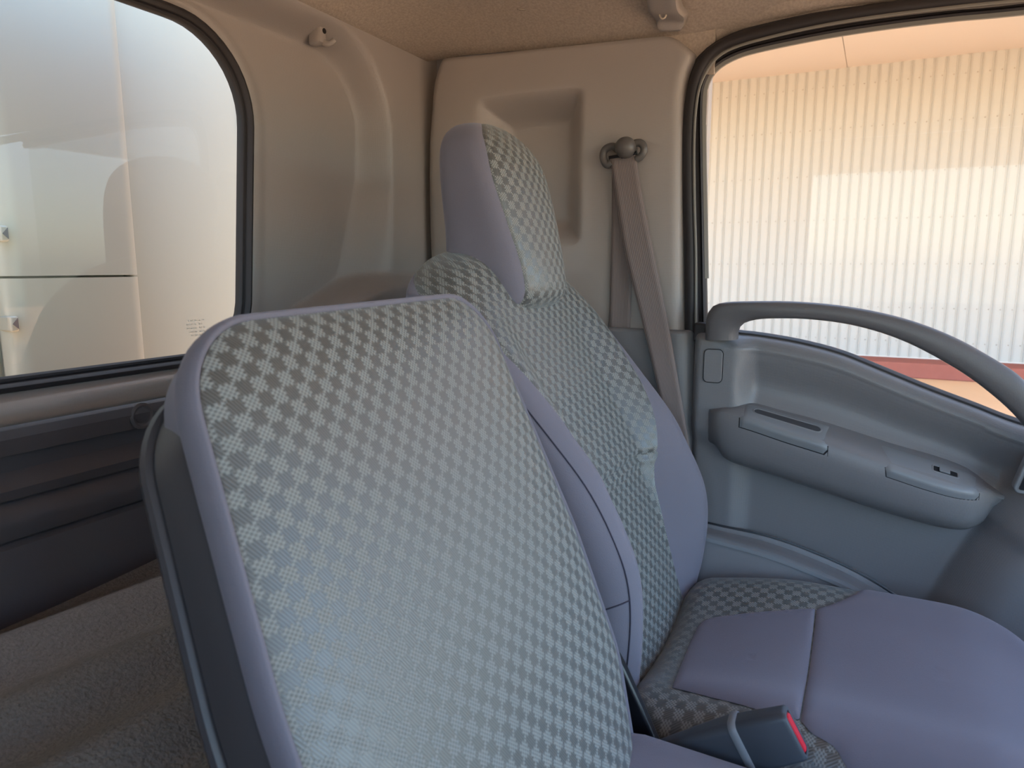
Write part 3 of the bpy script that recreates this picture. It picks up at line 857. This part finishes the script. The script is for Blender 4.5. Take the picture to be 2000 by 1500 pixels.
# ------------------------------------------------------------------ seat belt
bt = empty('seat_belt', tuple(px(1215, 300, x=-.01)), 'taupe seat belt hanging from its anchor loop on the grey pillar panel', 'seat belt')
c = px(1214, 282, x=-.030)
V, F = lathe((.004, c[1]-.004, c[2]-.004), (-1, 0, 0), [(.0135, 0), (.0135, .016), (.0165, .019), (.0172, .026), (.0160, .032), (.0125, .037), (.007, .0395), (.001, .0403)], 28)
DRING = plain('dark_grey_anchor_plastic', (.105, .095, .09), .38, .5)
mk('bolt_cap', V, F, DRING, bt)
lp = curve_pts([px(u, v, x=-.016) for u, v in ((1194, 317), (1186, 322), (1179, 313), (1178, 300), (1184, 290), (1196, 286), (1206, 291), (1216, 293), (1228, 287), (1240, 280), (1250, 279), (1257, 286), (1257, 297), (1251, 306), (1243, 311))], 60)
V, F = sweep(lp, circ(.0062, 10, .0055), (1, 0, 0)); mk('anchor_loop', V, F, DRING, bt)
b0, b1 = px(1190, 308, x=-.017), px(1244, 299, x=-.017)
V, F = sweep([b0, b0*.67+b1*.33, b0*.33+b1*.67, b1], circ(.0032, 8), (1, 0, 0)); mk('slot_bar', V, F, BLACKP, bt)
def webbing(name, Lp, Rp, xs_, n=40):
    Lq = [px(u, v, x=x) for (u, v), x in zip(Lp, xs_)]; Rq = [px(u, v, x=x) for (u, v), x in zip(Rp, xs_)]
    Lq = curve_pts(Lq, n); Rq = curve_pts(Rq, n); V = []; uv = []
    L = np.concatenate([[0], np.cumsum(np.linalg.norm(np.diff((Lq+Rq)/2, axis=0), axis=1))])
    for i in range(n):
        for k in range(7):
            t = k/6; p = lerp(Lq[i], Rq[i], t); V.append(p+np.array([.0006*(1-(2*t-1)**2), 0, 0])); uv.append((t*.048, L[i]))
    return mk(name, V, gridf(n, 7), BELT, bt, uv=uv, solid=.0014, ang=0)
webbing('rear_strap', [(1195, 305), (1195, 420), (1192, 540), (1190, 632), (1190, 645)], [(1240, 303), (1240, 420), (1234, 540), (1231, 632), (1231, 645)], [-.012, -.008, -.006, -.005, .004])
webbing('front_strap', [(1191, 309), (1205, 400), (1222, 500), (1252, 620), (1282, 745), (1315, 900), (1336, 1000)], [(1241, 301), (1258, 400), (1278, 500), (1303, 620), (1325, 745), (1352, 900), (1370, 1000)], [-.018, -.020, -.022, -.025, -.028, -.030, -.03])

# ------------------------------------------------------------------ passenger seat
seat = empty('passenger_seat', (-.27, .10, -.95), 'high-backed passenger seat by the door, check fabric with purple-grey velour bolsters', 'seat')
SX = -.262
Yc_t = [(-.62, .205), (-.52, .226), (-.45, .246), (-.38, .270), (-.30, .302), (-.285, .300), (-.20, .345), (-.12, .388), (-.06, .418), (-.02, .440), (.0, .456), (.015, .474), (.03, .50)]
Yb_t = [(-.62, .23), (-.52, .214), (-.46, .201), (-.39, .194), (-.34, .200), (-.29, .222), (-.24, .250), (-.19, .290), (-.15, .326), (-.10, .370), (-.06, .405), (-.02, .440), (.0, .456), (.03, .50)]
Bk_t = [(-.62, .36), (-.5, .38), (-.3, .44), (-.1, .515), (-.03, .540), (.0, .542), (.015, .538), (.03, .51)]
def half_w(z):
    if z < -.10: return .212*(1-.10*sst(-.40, -.62, z))
    q = (z+.10)/.128
    return .212*max(0.0, 1-min(1, q)**2.4)**(1/2.0)
def cfrac(z):      # where the check cloth ends, as a fraction of the half width
    return spl([(-.62, .60), (-.54, .60), (-.46, .53), (-.34, .55), (-.29, .60), (-.22, .70), (-.14, .80), (-.09, .88), (-.055, .96), (-.04, .99), (-.02, 1.06), (.0, 1.25), (.03, 1.45)], z)
NC, NS = 40, 18
zs_ = np.concatenate([np.linspace(-.62, -.30, 34), np.linspace(-.297, -.272, 8), np.linspace(-.262, -.06, 24), np.linspace(-.052, .024, 18), [.0268, .028]])
def back_loop(z):
    w = max(half_w(z), .002); yc, yb, yk = spl(Yc_t, z), spl(Yb_t, z), spl(Bk_t, z)
    D = yk-min(yc, yb) if z < -.02 else yk-yc
    cf = cfrac(z)
    n_ = 4.2
    # angle at which the cloth ends (measured from the side, towards the front)
    if cf <= 1: ph = math.acos(min(1, cf**(n_/2)))
    else: ph = -(cf-1)*2.6
    ph = max(ph, -1.0)
    pts = []
    angs = [lerp(ph, pi-ph, k/NC) for k in range(NC+1)]
    angs += [lerp(pi-ph, 1.5*pi, (k+1)/NS) for k in range(NS)] + [lerp(1.5*pi, 2*pi+ph, (k+1)/NS) for k in range(NS-1)]
    for k, q in enumerate(angs):
        cx = abs(cos(q))**(2/n_)*(1 if cos(q) >= 0 else -1); sy = abs(sin(q))**(2/n_)*(1 if sin(q) >= 0 else -1)
        x = cx*w
        f = sst(.45, .86, abs(cx))
        yfront = lerp(yc, yb, f)
        if sy >= 0: y = lerp((yfront+yk)/2+.012, yfront, sy)
        else: y = lerp((yfront+yk)/2+.012, yk, -sy)
        # seam groove
        g = 0
        for a in (ph, pi-ph):
            dq = (q-a+pi) % (2*pi)-pi
            g += exp(-(dq/.035)**2)
        y += .0032*g*(1 if sy > .2 else 0); x -= .0028*g*cx*(1 if sy <= .2 else .3)
        # crease across the lumbar
        if sy > .5 and abs(cx) < cf: y += .007*exp(-((z+.285)/.006)**2)
        pts.append((SX+x, y, z))
    return pts
rows_ = [back_loop(z) for z in zs_]
M = len(rows_[0])
ML = np.concatenate([[0], np.cumsum([sqrt((z1-z0)**2*1.18) for z0, z1 in zip(zs_[:-1], zs_[1:])])])
def seat_part(name, idx, mat, uvon=False, parent=None):
    V = []; uv = []
    for i, r in enumerate(rows_):
        acc = 0; mid = len(idx)//2; arc = [0]
        for a, b in zip(idx[:-1], idx[1:]): arc.append(arc[-1]+sqrt((r[a][0]-r[b][0])**2+(r[a][1]-r[b][1])**2))
        for k, a in enumerate(idx):
            V.append(r[a]); uv.append((arc[k]-arc[mid]+.5, ML[i]))
    return mk(name, V, gridf(len(rows_), len(idx)), mat, parent or seat, uv=uv, ang=0)
bk = seat_part('backrest', list(range(0, NC+1)), CHECK)
bk['label'] = 'check cloth backrest panel'
seat_part('side_bolster', list(range(NC, NC+NS+1)), VELOUR)
seat_part('side_bolster', list(range(NC+NS, M))+[0], VELOUR)
# piping-like seam line on the left and right velour faces
for sg in (-1, 1):
    P = []
    def on_side(z, f):
        w = half_w(z); yb, yk = spl(Yb_t, z), spl(Bk_t, z); ym = (yb+yk)/2+.012
        y = lerp(yb, ym, f); sy = (ym-y)/(ym-yb)
        return (SX+sg*(w*max(0, 1-sy**4.2)**(1/4.2)+.0003), y, z)
    for z in np.linspace(-.52, -.12, 40): P.append(on_side(z, .22+.10*sst(-.30, -.12, z)))
    V, F = sweep(P, circ(.0009, 6), (1, 0, 0)); mk('side_seam', V, F, THREAD, seat)
    P = [on_side(-.405+.035*t, lerp(.95, .22, t)) for t in np.linspace(0, 1, 14)]
    V, F = sweep(P, circ(.0009, 6), (1, 0, 0)); mk('side_seam', V, F, THREAD, seat)

# headrest
def head_loop(z, frac):
    pass
hz = []
H0, H1 = -.062, .196
NH = 34
Vh = []
NCh, NSh = 30, 16
rows_h = []; Lh = []
for i in range(NH):
    t = i/(NH-1)
    a = pi*t; 
    # slow spacing at both ends
    tt = .5-.5*cos(a)
    z = lerp(H0, H1, tt)
    yf = spl([(-.062, .436), (-.045, .412), (-.02, .408), (.05, .424), (.11, .442), (.15, .458), (.18, .482), (.192, .500), (.196, .515)], z)
    ybk = spl([(-.062, .53), (.0, .535), (.05, .533), (.12, .535), (.16, .536), (.185, .530), (.196, .517)], z)
    w = spl([(-.062, .078), (0, .086), (.06, .095), (.11, .100), (.14, .098), (.165, .088), (.182, .068), (.192, .040), (.196, .004)], z)
    cf = spl([(-.062, .80), (.0, .80), (.06, .84), (.12, .86), (.17, .80), (.196, .7)], z)
    n_ = 4.0; ph = math.acos(cf**(n_/2))
    angs = [lerp(ph, pi-ph, k/NCh) for k in range(NCh+1)]
    angs += [lerp(pi-ph, 1.5*pi, (k+1)/NSh) for k in range(NSh)]+[lerp(1.5*pi, 2*pi+ph, (k+1)/NSh) for k in range(NSh-1)]
    r = []
    for q in angs:
        cx = abs(cos(q))**(2/n_)*(1 if cos(q) >= 0 else -1); sy = abs(sin(q))**(2/n_)*(1 if sin(q) >= 0 else -1)
        crown = .010*(1-cx*cx)
        y = lerp((yf+ybk)/2, yf-crown, sy) if sy >= 0 else lerp((yf+ybk)/2, ybk+crown, -sy)
        g = sum(exp(-(((q-b+pi) % (2*pi)-pi)/.05)**2) for b in (ph, pi-ph))
        r.append((SX-.004+cx*w*(1-.02*g), y+.002*g, z))
    rows_h.append(r)
def head_part(name, idx, mat):
    V = []; uv = []; prev = None; s = 0; mid = idx[len(idx)//2]
    for i, r in enumerate(rows_h):
        if prev is not None: s += np.linalg.norm(np.array(r[mid])-np.array(prev))
        prev = r[mid]
        arc = [0]
        for a, b in zip(idx[:-1], idx[1:]): arc.append(arc[-1]+sqrt((r[a][0]-r[b][0])**2+(r[a][1]-r[b][1])**2))
        for k, a in enumerate(idx): V.append(r[a]); uv.append((arc[k]-arc[len(idx)//2]+.4, s))
    F = gridf(NH, len(idx))
    return mk(name, V, F, mat, hr, uv=uv, ang=0)
V = [(SX-.004+.05*cos(2*pi*k/16), .48+.03*sin(2*pi*k/16), z) for z in (-.05, .02) for k in range(16)]
hr = mk('headrest', [p for r in rows_h for p in [r[k] for k in list(range(NCh, len(r)))+[0]]], gridf(NH, len(rows_h[0])-NCh+1), VELOUR, seat, ang=0)
head_part('headrest_front', list(range(0, NCh+1)), CHECK)

# cushion
CX0, CX1, CYF, CYR, CZ = -.503, -.075, -.235, .235, -.462
def cush_top(x, y):
    u = (x-(CX0+CX1)/2)/((CX1-CX0)/2)
    z = CZ-.035*sst(.05, .30, y)                       # falls towards the backrest
    z += .010*exp(-((abs(u)-.72)/.22)**2)              # low side bolsters
    z -= .012*exp(-(u/.5)**2)*sst(-.12, .1, y)
    z -= .016*sst(-.12, -.24, y)
    return z
co = roundpoly([(CX0, CYR), (CX0, CYF), (CX1, CYF), (CX1, CYR)], [.04, .085, .135, .04], 14)
co = resample(co, 160)
cen = np.array([(CX0+CX1)/2, .02])
# inner velour insert outline (x, y): measured on the cushion's top
def pz(u, v, z=CZ+.0): return px(u, v, z=z)[:2]
ins = [pz(1313, 1345), pz(1345, 1262), pz(1370, 1216), pz(1420, 1203), pz(1500, 1196), pz(1593, 1190)]
def cushion_pts(rings):
    V = []; uv = []
    for r, dz, inset in rings:
        pass
ringsV = []; 
R_ = list(np.linspace(0, .7, 18))+list(np.linspace(.72, 1.0, 34))
V = []; uv = []
edge_r = .042
def edge_drop(d):
    return 0 if d > edge_r else edge_r-sqrt(max(0, edge_r**2-(edge_r-d)**2))
# height of the whole cushion surface for any (x, y)
def dist_edge(x, y):
    pt = np.array([x, y]); a = co; b = np.roll(co, -1, 0); ab = b-a
    t = np.clip(((pt-a)*ab).sum(1)/(ab*ab).sum(1), 0, 1)
    return float(np.min(np.linalg.norm(a+ab*t[:, None]-pt, axis=1)))
def cz_(x, y): return cush_top(x, y)-edge_drop(dist_edge(x, y))
for r in R_:
    for p in co:
        q = cen+(p-cen)*r
        d = np.linalg.norm(p-q)
        V.append((q[0], q[1], (cush_top(q[0], q[1]) if r < .6 else cz_(q[0], q[1]))))
for dz in (.02, .05, .09, .12):
    for p in co: V.append((p[0], p[1], CZ-.045-dz))
nR = len(R_)+4
# split the top into insert (velour) and check surround by a polygon test on face centres of a fine grid instead of rings
def pip(pt, poly):
    x, y = pt; c = False; n = len(poly)
    for i in range(n):
        x1, y1 = poly[i]; x2, y2 = poly[i-1]
        if (y1 > y) != (y2 > y) and x < (x2-x1)*(y-y1)/(y2-y1)+x1: c = not c
    return c
# insert outline: rear section + front section, closed round the front edge
rearO = [(-.447, .168), (-.380, .190), (-.300, .186), (-.255, .150), (-.225, .095), (-.182, .040)]
seamL, seamR = (-.457, .040), (-.182, .040)
def fill_patch(name, outline, mat, lift=.003, groove=True, n=26):
    """cloth patch: rings from its outline to its centre, puffed above the base surface"""
    P = resample(np.array(outline), 200); c = P.mean(0); V = []
    rr = [1, .99, .98, .965]+list(np.linspace(.94, .06, 34))
    for r in rr:
        for p in P:
            q = c+(p-c)*r; d = np.linalg.norm(p-q)
            puff = .0011+lift*(1-exp(-d/.006))
            V.append((q[0], q[1], cz_(q[0], q[1])+puff))
    V.append((c[0], c[1], cz_(*c)+lift)); n0 = len(P)
    F = gridf(len(rr), n0, wrapv=True)+[((len(rr)-1)*n0+k, (len(rr)-1)*n0+(k+1) % n0, len(V)-1) for k in range(n0)]
    return mk(name, V, F, mat, cush, ang=0)
uv = [(p[0]+.02, p[1]) for p in V]
k0 = len(co)
for i in range(4):
    for k in range(k0):
        j = (len(R_)+i)*k0+k
        uv[j] = (uv[j][0]+(.02+.02*i)*(1 if k % 1 == 0 else 0), uv[j][1]+.0)
Fc = gridf(nR, k0, wrapv=True)
cush = mk('cushion', V, Fc, CHECK, seat, uv=uv, ang=0)
cush['label'] = 'check cloth seat cushion with velour insert'
def surf(u, v):
    z = CZ
    for _ in range(8):
        p = px(u, v, z=z); z = cz_(p[0], p[1])
    return (p[0], p[1])
rear_patch = [surf(*q) for q in ((1313, 1345), (1330, 1300), (1347, 1258), (1362, 1226), (1374, 1214), (1395, 1207), (1450, 1200), (1520, 1194), (1592, 1190), (1588, 1230), (1578, 1310), (1566, 1380), (1561, 1408), (1480, 1388), (1390, 1364))]
fill_patch('insert_rear', rear_patch, VELOUR)
fp0 = [surf(*q) for q in ((1564, 1410), (1569, 1380), (1581, 1310), (1591, 1230), (1595, 1191), (1622, 1183), (1650, 1172), (1672, 1161))]
yt = fp0[-1][1]
ang_ = lambda p: atan2(p[1]-cen[1], p[0]-cen[0])
e1 = sorted([tuple(p) for p in co if p[1] < min(yt, -.01)-.004 and ang_(p) > -2.35 and ang_(p) < .5], key=ang_, reverse=True)
front_patch = fp0+e1+[(-.501, -.165), (-.5025, -.10), (-.5025, -.035), (-.4985, -.016), (-.490, -.005), (-.4815, .003), (-.478, .013), (-.475, .026)]
fill_patch('insert_front', front_patch, VELOUR, lift=.0035)
# velour side skirt of the cushion and plastic base below
V = []
so_ = offset_poly(co, .004)
for z, d in ((CZ-.052, 0), (CZ-.058, .002), (CZ-.10, .002), (CZ-.15, -.002)):
    for p in offset_poly(co, d+.002): V.append((p[0], p[1], z))
mk('cushion_skirt', V, gridf(4, len(co), wrapv=True), VELOUR, seat, ang=0)
V, F = box((CX0+.03, CYF+.05, -.95), (CX1-.03, .30, CZ-.14)); mk('seat_base', V, F, DARKP, seat, bevel=.01)
# recliner cover beside the cushion, door side
V, F = prism([(-.060, .255, -.60), (-.060, .130, -.60), (-.060, .120, -.515), (-.060, .175, -.470), (-.060, .225, -.455)], (.018, 0, 0))
mk('recliner_cover', V, F, DOORS, seat, bevel=.005)

# ------------------------------------------------------------------ centre seat
cs = empty('centre_seat', (-.70, .15, -.9), 'narrow centre seat in front of the passenger seat, check cloth back with purple-grey edge', 'seat')
RC = math.atan(.485); Sd = np.array([0, sin(RC), cos(RC)]); Nd = np.array([0, -cos(RC), sin(RC)])
O0 = np.array([-.695, .398, -.006])         # top of the front plane
def cpt(x, s, d): return np.array([x, O0[1], O0[2]])+Sd*s+Nd*d
TOP = -.024
oc = roundpoly([(-.610, -.575), (-.522, -.43), (-.503, -.30), (-.503, TOP+.001), (-.884, TOP-.007), (-.916, -.27), (-.930, -.575)], [.02, .10, .2, .060, .072, .4, .02], 14)
oc = resample(oc, 200)
cc = np.array([-.70, -.30])
lay = []   # (offset, depth): rows from the centre of the front outwards, round the rim and back
V = []; uv = []
rr = [0.02, .15, .3, .45, .6, .72, .82, .89, .94, .97, .988, 1.0]
seam = offset_poly(oc, -.004)
for r in rr:
    for p in seam:
        q = cc+(p-cc)*r; d = np.linalg.norm(p-q)
        V.append(cpt(q[0], q[1], .012*(1-exp(-d/.020))+.010*(1-r*r)-.001)); uv.append((q[0]+1.2, q[1]+1.2))
F = gridf(len(rr), len(seam), wrapv=True)+[tuple(range(len(seam)))]
cb = mk('backrest', V, F, CHECK, cs, uv=uv, ang=0); cb['label'] = 'check cloth backrest front'
V = []
for o_, d in ((-.004, -.002), (-.002, .0015), (.0005, .000), (.0025, -.005), (.003, -.011), (.0022, -.018), (.0, -.022), (-.004, -.026), (-.007, -.045), (-.02, -.06), (-.05, -.066)):
    for p in offset_poly(oc, o_): V.append(cpt(p[0], p[1], d))
mk('velour_border', V, gridf(11, len(oc), wrapv=True), VELOUR, cs, ang=0)
V = []
prof = ((-.010, -.018), (-.003, -.020), (-.0005, -.026), (.0015, -.036), (.0028, -.046), (.003, -.050), (.001, -.0512), (.001, -.0528), (.0065, -.054), (.0078, -.058), (.005, -.064), (-.004, -.070), (-.03, -.075))
osh = resample(roundpoly([(-.610, -.575), (-.526, -.43), (-.509, -.30), (-.512, TOP-.036), (-.889, TOP-.043), (-.919, -.27), (-.933, -.575)], [.02, .10, .2, .055, .062, .4, .02], 14), 200)
for o_, d in prof:
    for p in offset_poly(osh, o_): V.append(cpt(p[0], p[1], d))
n0 = len(oc)
F = gridf(len(prof), n0, wrapv=True)+[tuple((len(prof)-1)*n0+k for k in range(n0))]
mk('back_shell', V, F, SHELL, cs, ang=35)
# lint on the velour
c0 = cpt(-.913, -.30, -.010); V, F = sweep(curve_pts([c0+np.array([-.006, -.003, .004]), c0+np.array([-.0065, -.004, -.001]), c0+np.array([-.006, -.006, -.005]), c0+np.array([-.006, -.010, -.004])], 8), circ(.0005, 5), (1, 0, 0))
mk('lint', V, F, WIRE, cs)
# cushion of the centre seat (its rear corner shows)
V = []; cbx = resample(roundpoly([(-.90, .215), (-.90, -.22), (-.548, -.22), (-.548, .208)], [.03, .05, .05, .03], 8), 120)
c2 = np.array([-.72, 0]); ZT = -.448
for r in (0.02, .3, .6, .8, .9, .95, .98, 1.0):
    for p in cbx:
        q = c2+(p-c2)*r; d = np.linalg.norm(p-q); e = 0 if d > .03 else .03-sqrt(max(0, .0009-(.03-d)**2))
        V.append((q[0], q[1], ZT-e))
for dz in (.06, .10, .14):
    for p in offset_poly(cbx, -.004 if dz > .1 else 0): V.append((p[0], p[1], ZT-dz))
F = gridf(11, len(cbx), wrapv=True)+[tuple(range(len(cbx)))]
cc_ = mk('cushion', V, F, VELOUR, cs, ang=0); cc_['label'] = 'purple-grey velour cushion'
V, F = box((-.88, -.18, -.9), (-.57, .25, ZT-.13)); mk('seat_base', V, F, DARKP, cs, bevel=.01)
# black hinge arm beside the back
P = [(.232, -.392), (.214, -.398), (.205, -.412), (.185, -.45), (.165, -.49), (.155, -.53), (.25, -.56), (.275, -.46)]
V, F = prism([(-.5235, a, b) for a, b in roundpoly(P, .008, 5)], (.013, 0, 0)); mk('hinge_arm', V, F, BLACKP, cs, bevel=.003)

# ------------------------------------------------------------------ seat belt buckle
bu = empty('belt_buckle', (-.53, .09, -.52), 'dark grey seat belt buckle with red button standing between the two cushions', 'buckle')
tip = np.array([-.530, .036, -.424])
ax = np.array([.03, -.80, .45]); ax /= np.linalg.norm(ax)
wd = np.array([.02, -.50, -.86]); wd -= ax*(wd@ax); wd /= np.linalg.norm(wd); tk = np.cross(ax, wd)
def rsec(w, t, r):
    return roundpoly([(-w/2, -t/2), (w/2, -t/2), (w/2, t/2), (-w/2, t/2)], r, 5)
def bl(stations):
    V = []; n = 0
    for s, w, t, r in stations:
        P = rsec(w, t, r); n = len(P)
        for a, b in P: V.append(tip+ax*s+wd*a+tk*b)
    F = gridf(len(stations), n, wrapv=True)+[tuple(range(n)), tuple((len(stations)-1)*n+k for k in range(n))]
    return V, F
V, F = bl([(-.052, .050, .026, .008), (-.050, .052, .028, .008), (-.004, .048, .024, .007), (-.001, .046, .022, .006), (0, .044, .020, .005), (-.0002, .0390, .0135, .003), (-.004, .0385, .013, .003)]); mk('buckle_body', V, F, BUCKLE, bu, ang=40)
V, F = bl([(-.0045, .0370, .0105, .003), (-.0008, .0365, .0100, .003), (0.0004, .035, .0086, .0028)]); mk('red_button', V, F, RED, bu, ang=40)['label'] = 'red release button'
V, F = bl([(-.055, .0545, .031, .009), (-.053, .0560, .0325, .009), (-.049, .0555, .032, .009), (-.0475, .0535, .030, .008)]); mk('sleeve_lip', V, F, DOORS, bu, ang=50)
V, F = bl([(-.21, .030, .014, .005), (-.15, .036, .018, .006), (-.10, .046, .024, .008), (-.055, .0535, .0300, .009)]); mk('sleeve', V, F, BUCKLE, bu, ang=40)

# ------------------------------------------------------------------ floor: carpeted step behind the seats, cab floor
fl = empty('floor', (XC, 0, -1.0), kind='structure')
V = []
for x in np.linspace(XL, -.02, 60):
    yf = lerp(.36, .46, sst(-.62, -.50, x))
    for k in range(60):
        y = lerp(yf, YR+.01, k/59)
        V.append((x, y, -.372+.010*sin(y*52+x*7)-.02*sst(yf+.05, yf, y)))  # low waves shaped into the carpet imitate soft streaks of light
    for k in range(1): pass
mk('rear_carpet', V, gridf(60, 60), CARPET, fl, ang=0)
V, F = box((XL, .47, -1.0), (-.02, YR, -.40)); mk('engine_cover', V, F, DARKP, fl, smooth=False)
V, F = box((XL, -1.0, -1.02), (.05, .8, -1.0)); mk('cab_floor', V, F, CARPET, fl, smooth=False)

# ------------------------------------------------------------------ rest of the cab shell (out of frame; shades and mirrors)
wf = empty('wall_front', (XC, -.98, -1.0), kind='structure')
V, F = join(box((XL, -.90, -1.05), (.05, -.80, -.40)), box((XL, -.80, .385), (.05, -.76, .52)), box((XL-.02, -.82, -.42), (XL+.04, -.75, .4)), box((.0, -.82, -.42), (.06, -.75, .4)))
mk('windscreen_frame', V, F, DARKP, wf, smooth=False)
V, F = prism([(XL, -.80, -.40), (XL, -.60, -.38), (XL, -.50, -.42), (XL, -.50, -.66), (XL, -.80, -.66)], (1.72, 0, 0)); mk('dashboard', V, F, DARKP, wf, bevel=.02)
pane('windscreen', [(XL, -.81, -.40), (0, -.81, -.40), (0, -.78, .39), (XL, -.78, .39)], wf)
wl = empty('wall_left', (XL, 0, -1.0), kind='structure')
V, F = join(box((XL-.03, -1.0, -1.05), (XL, .85, -.13)), box((XL-.03, .25, -.13), (XL, .85, .46)), box((XL-.03, -1.0, .34), (XL, .25, .46)), box((XL-.03, -1.0, -.13), (XL, -.68, .34)))
mk('driver_door_trim', V, F, DOORP, wl, smooth=False)
pane('driver_window', [(XL-.015, -.80, -.17), (XL-.015, .28, -.17), (XL-.015, .28, .37), (XL-.015, -.80, .37)], wl)
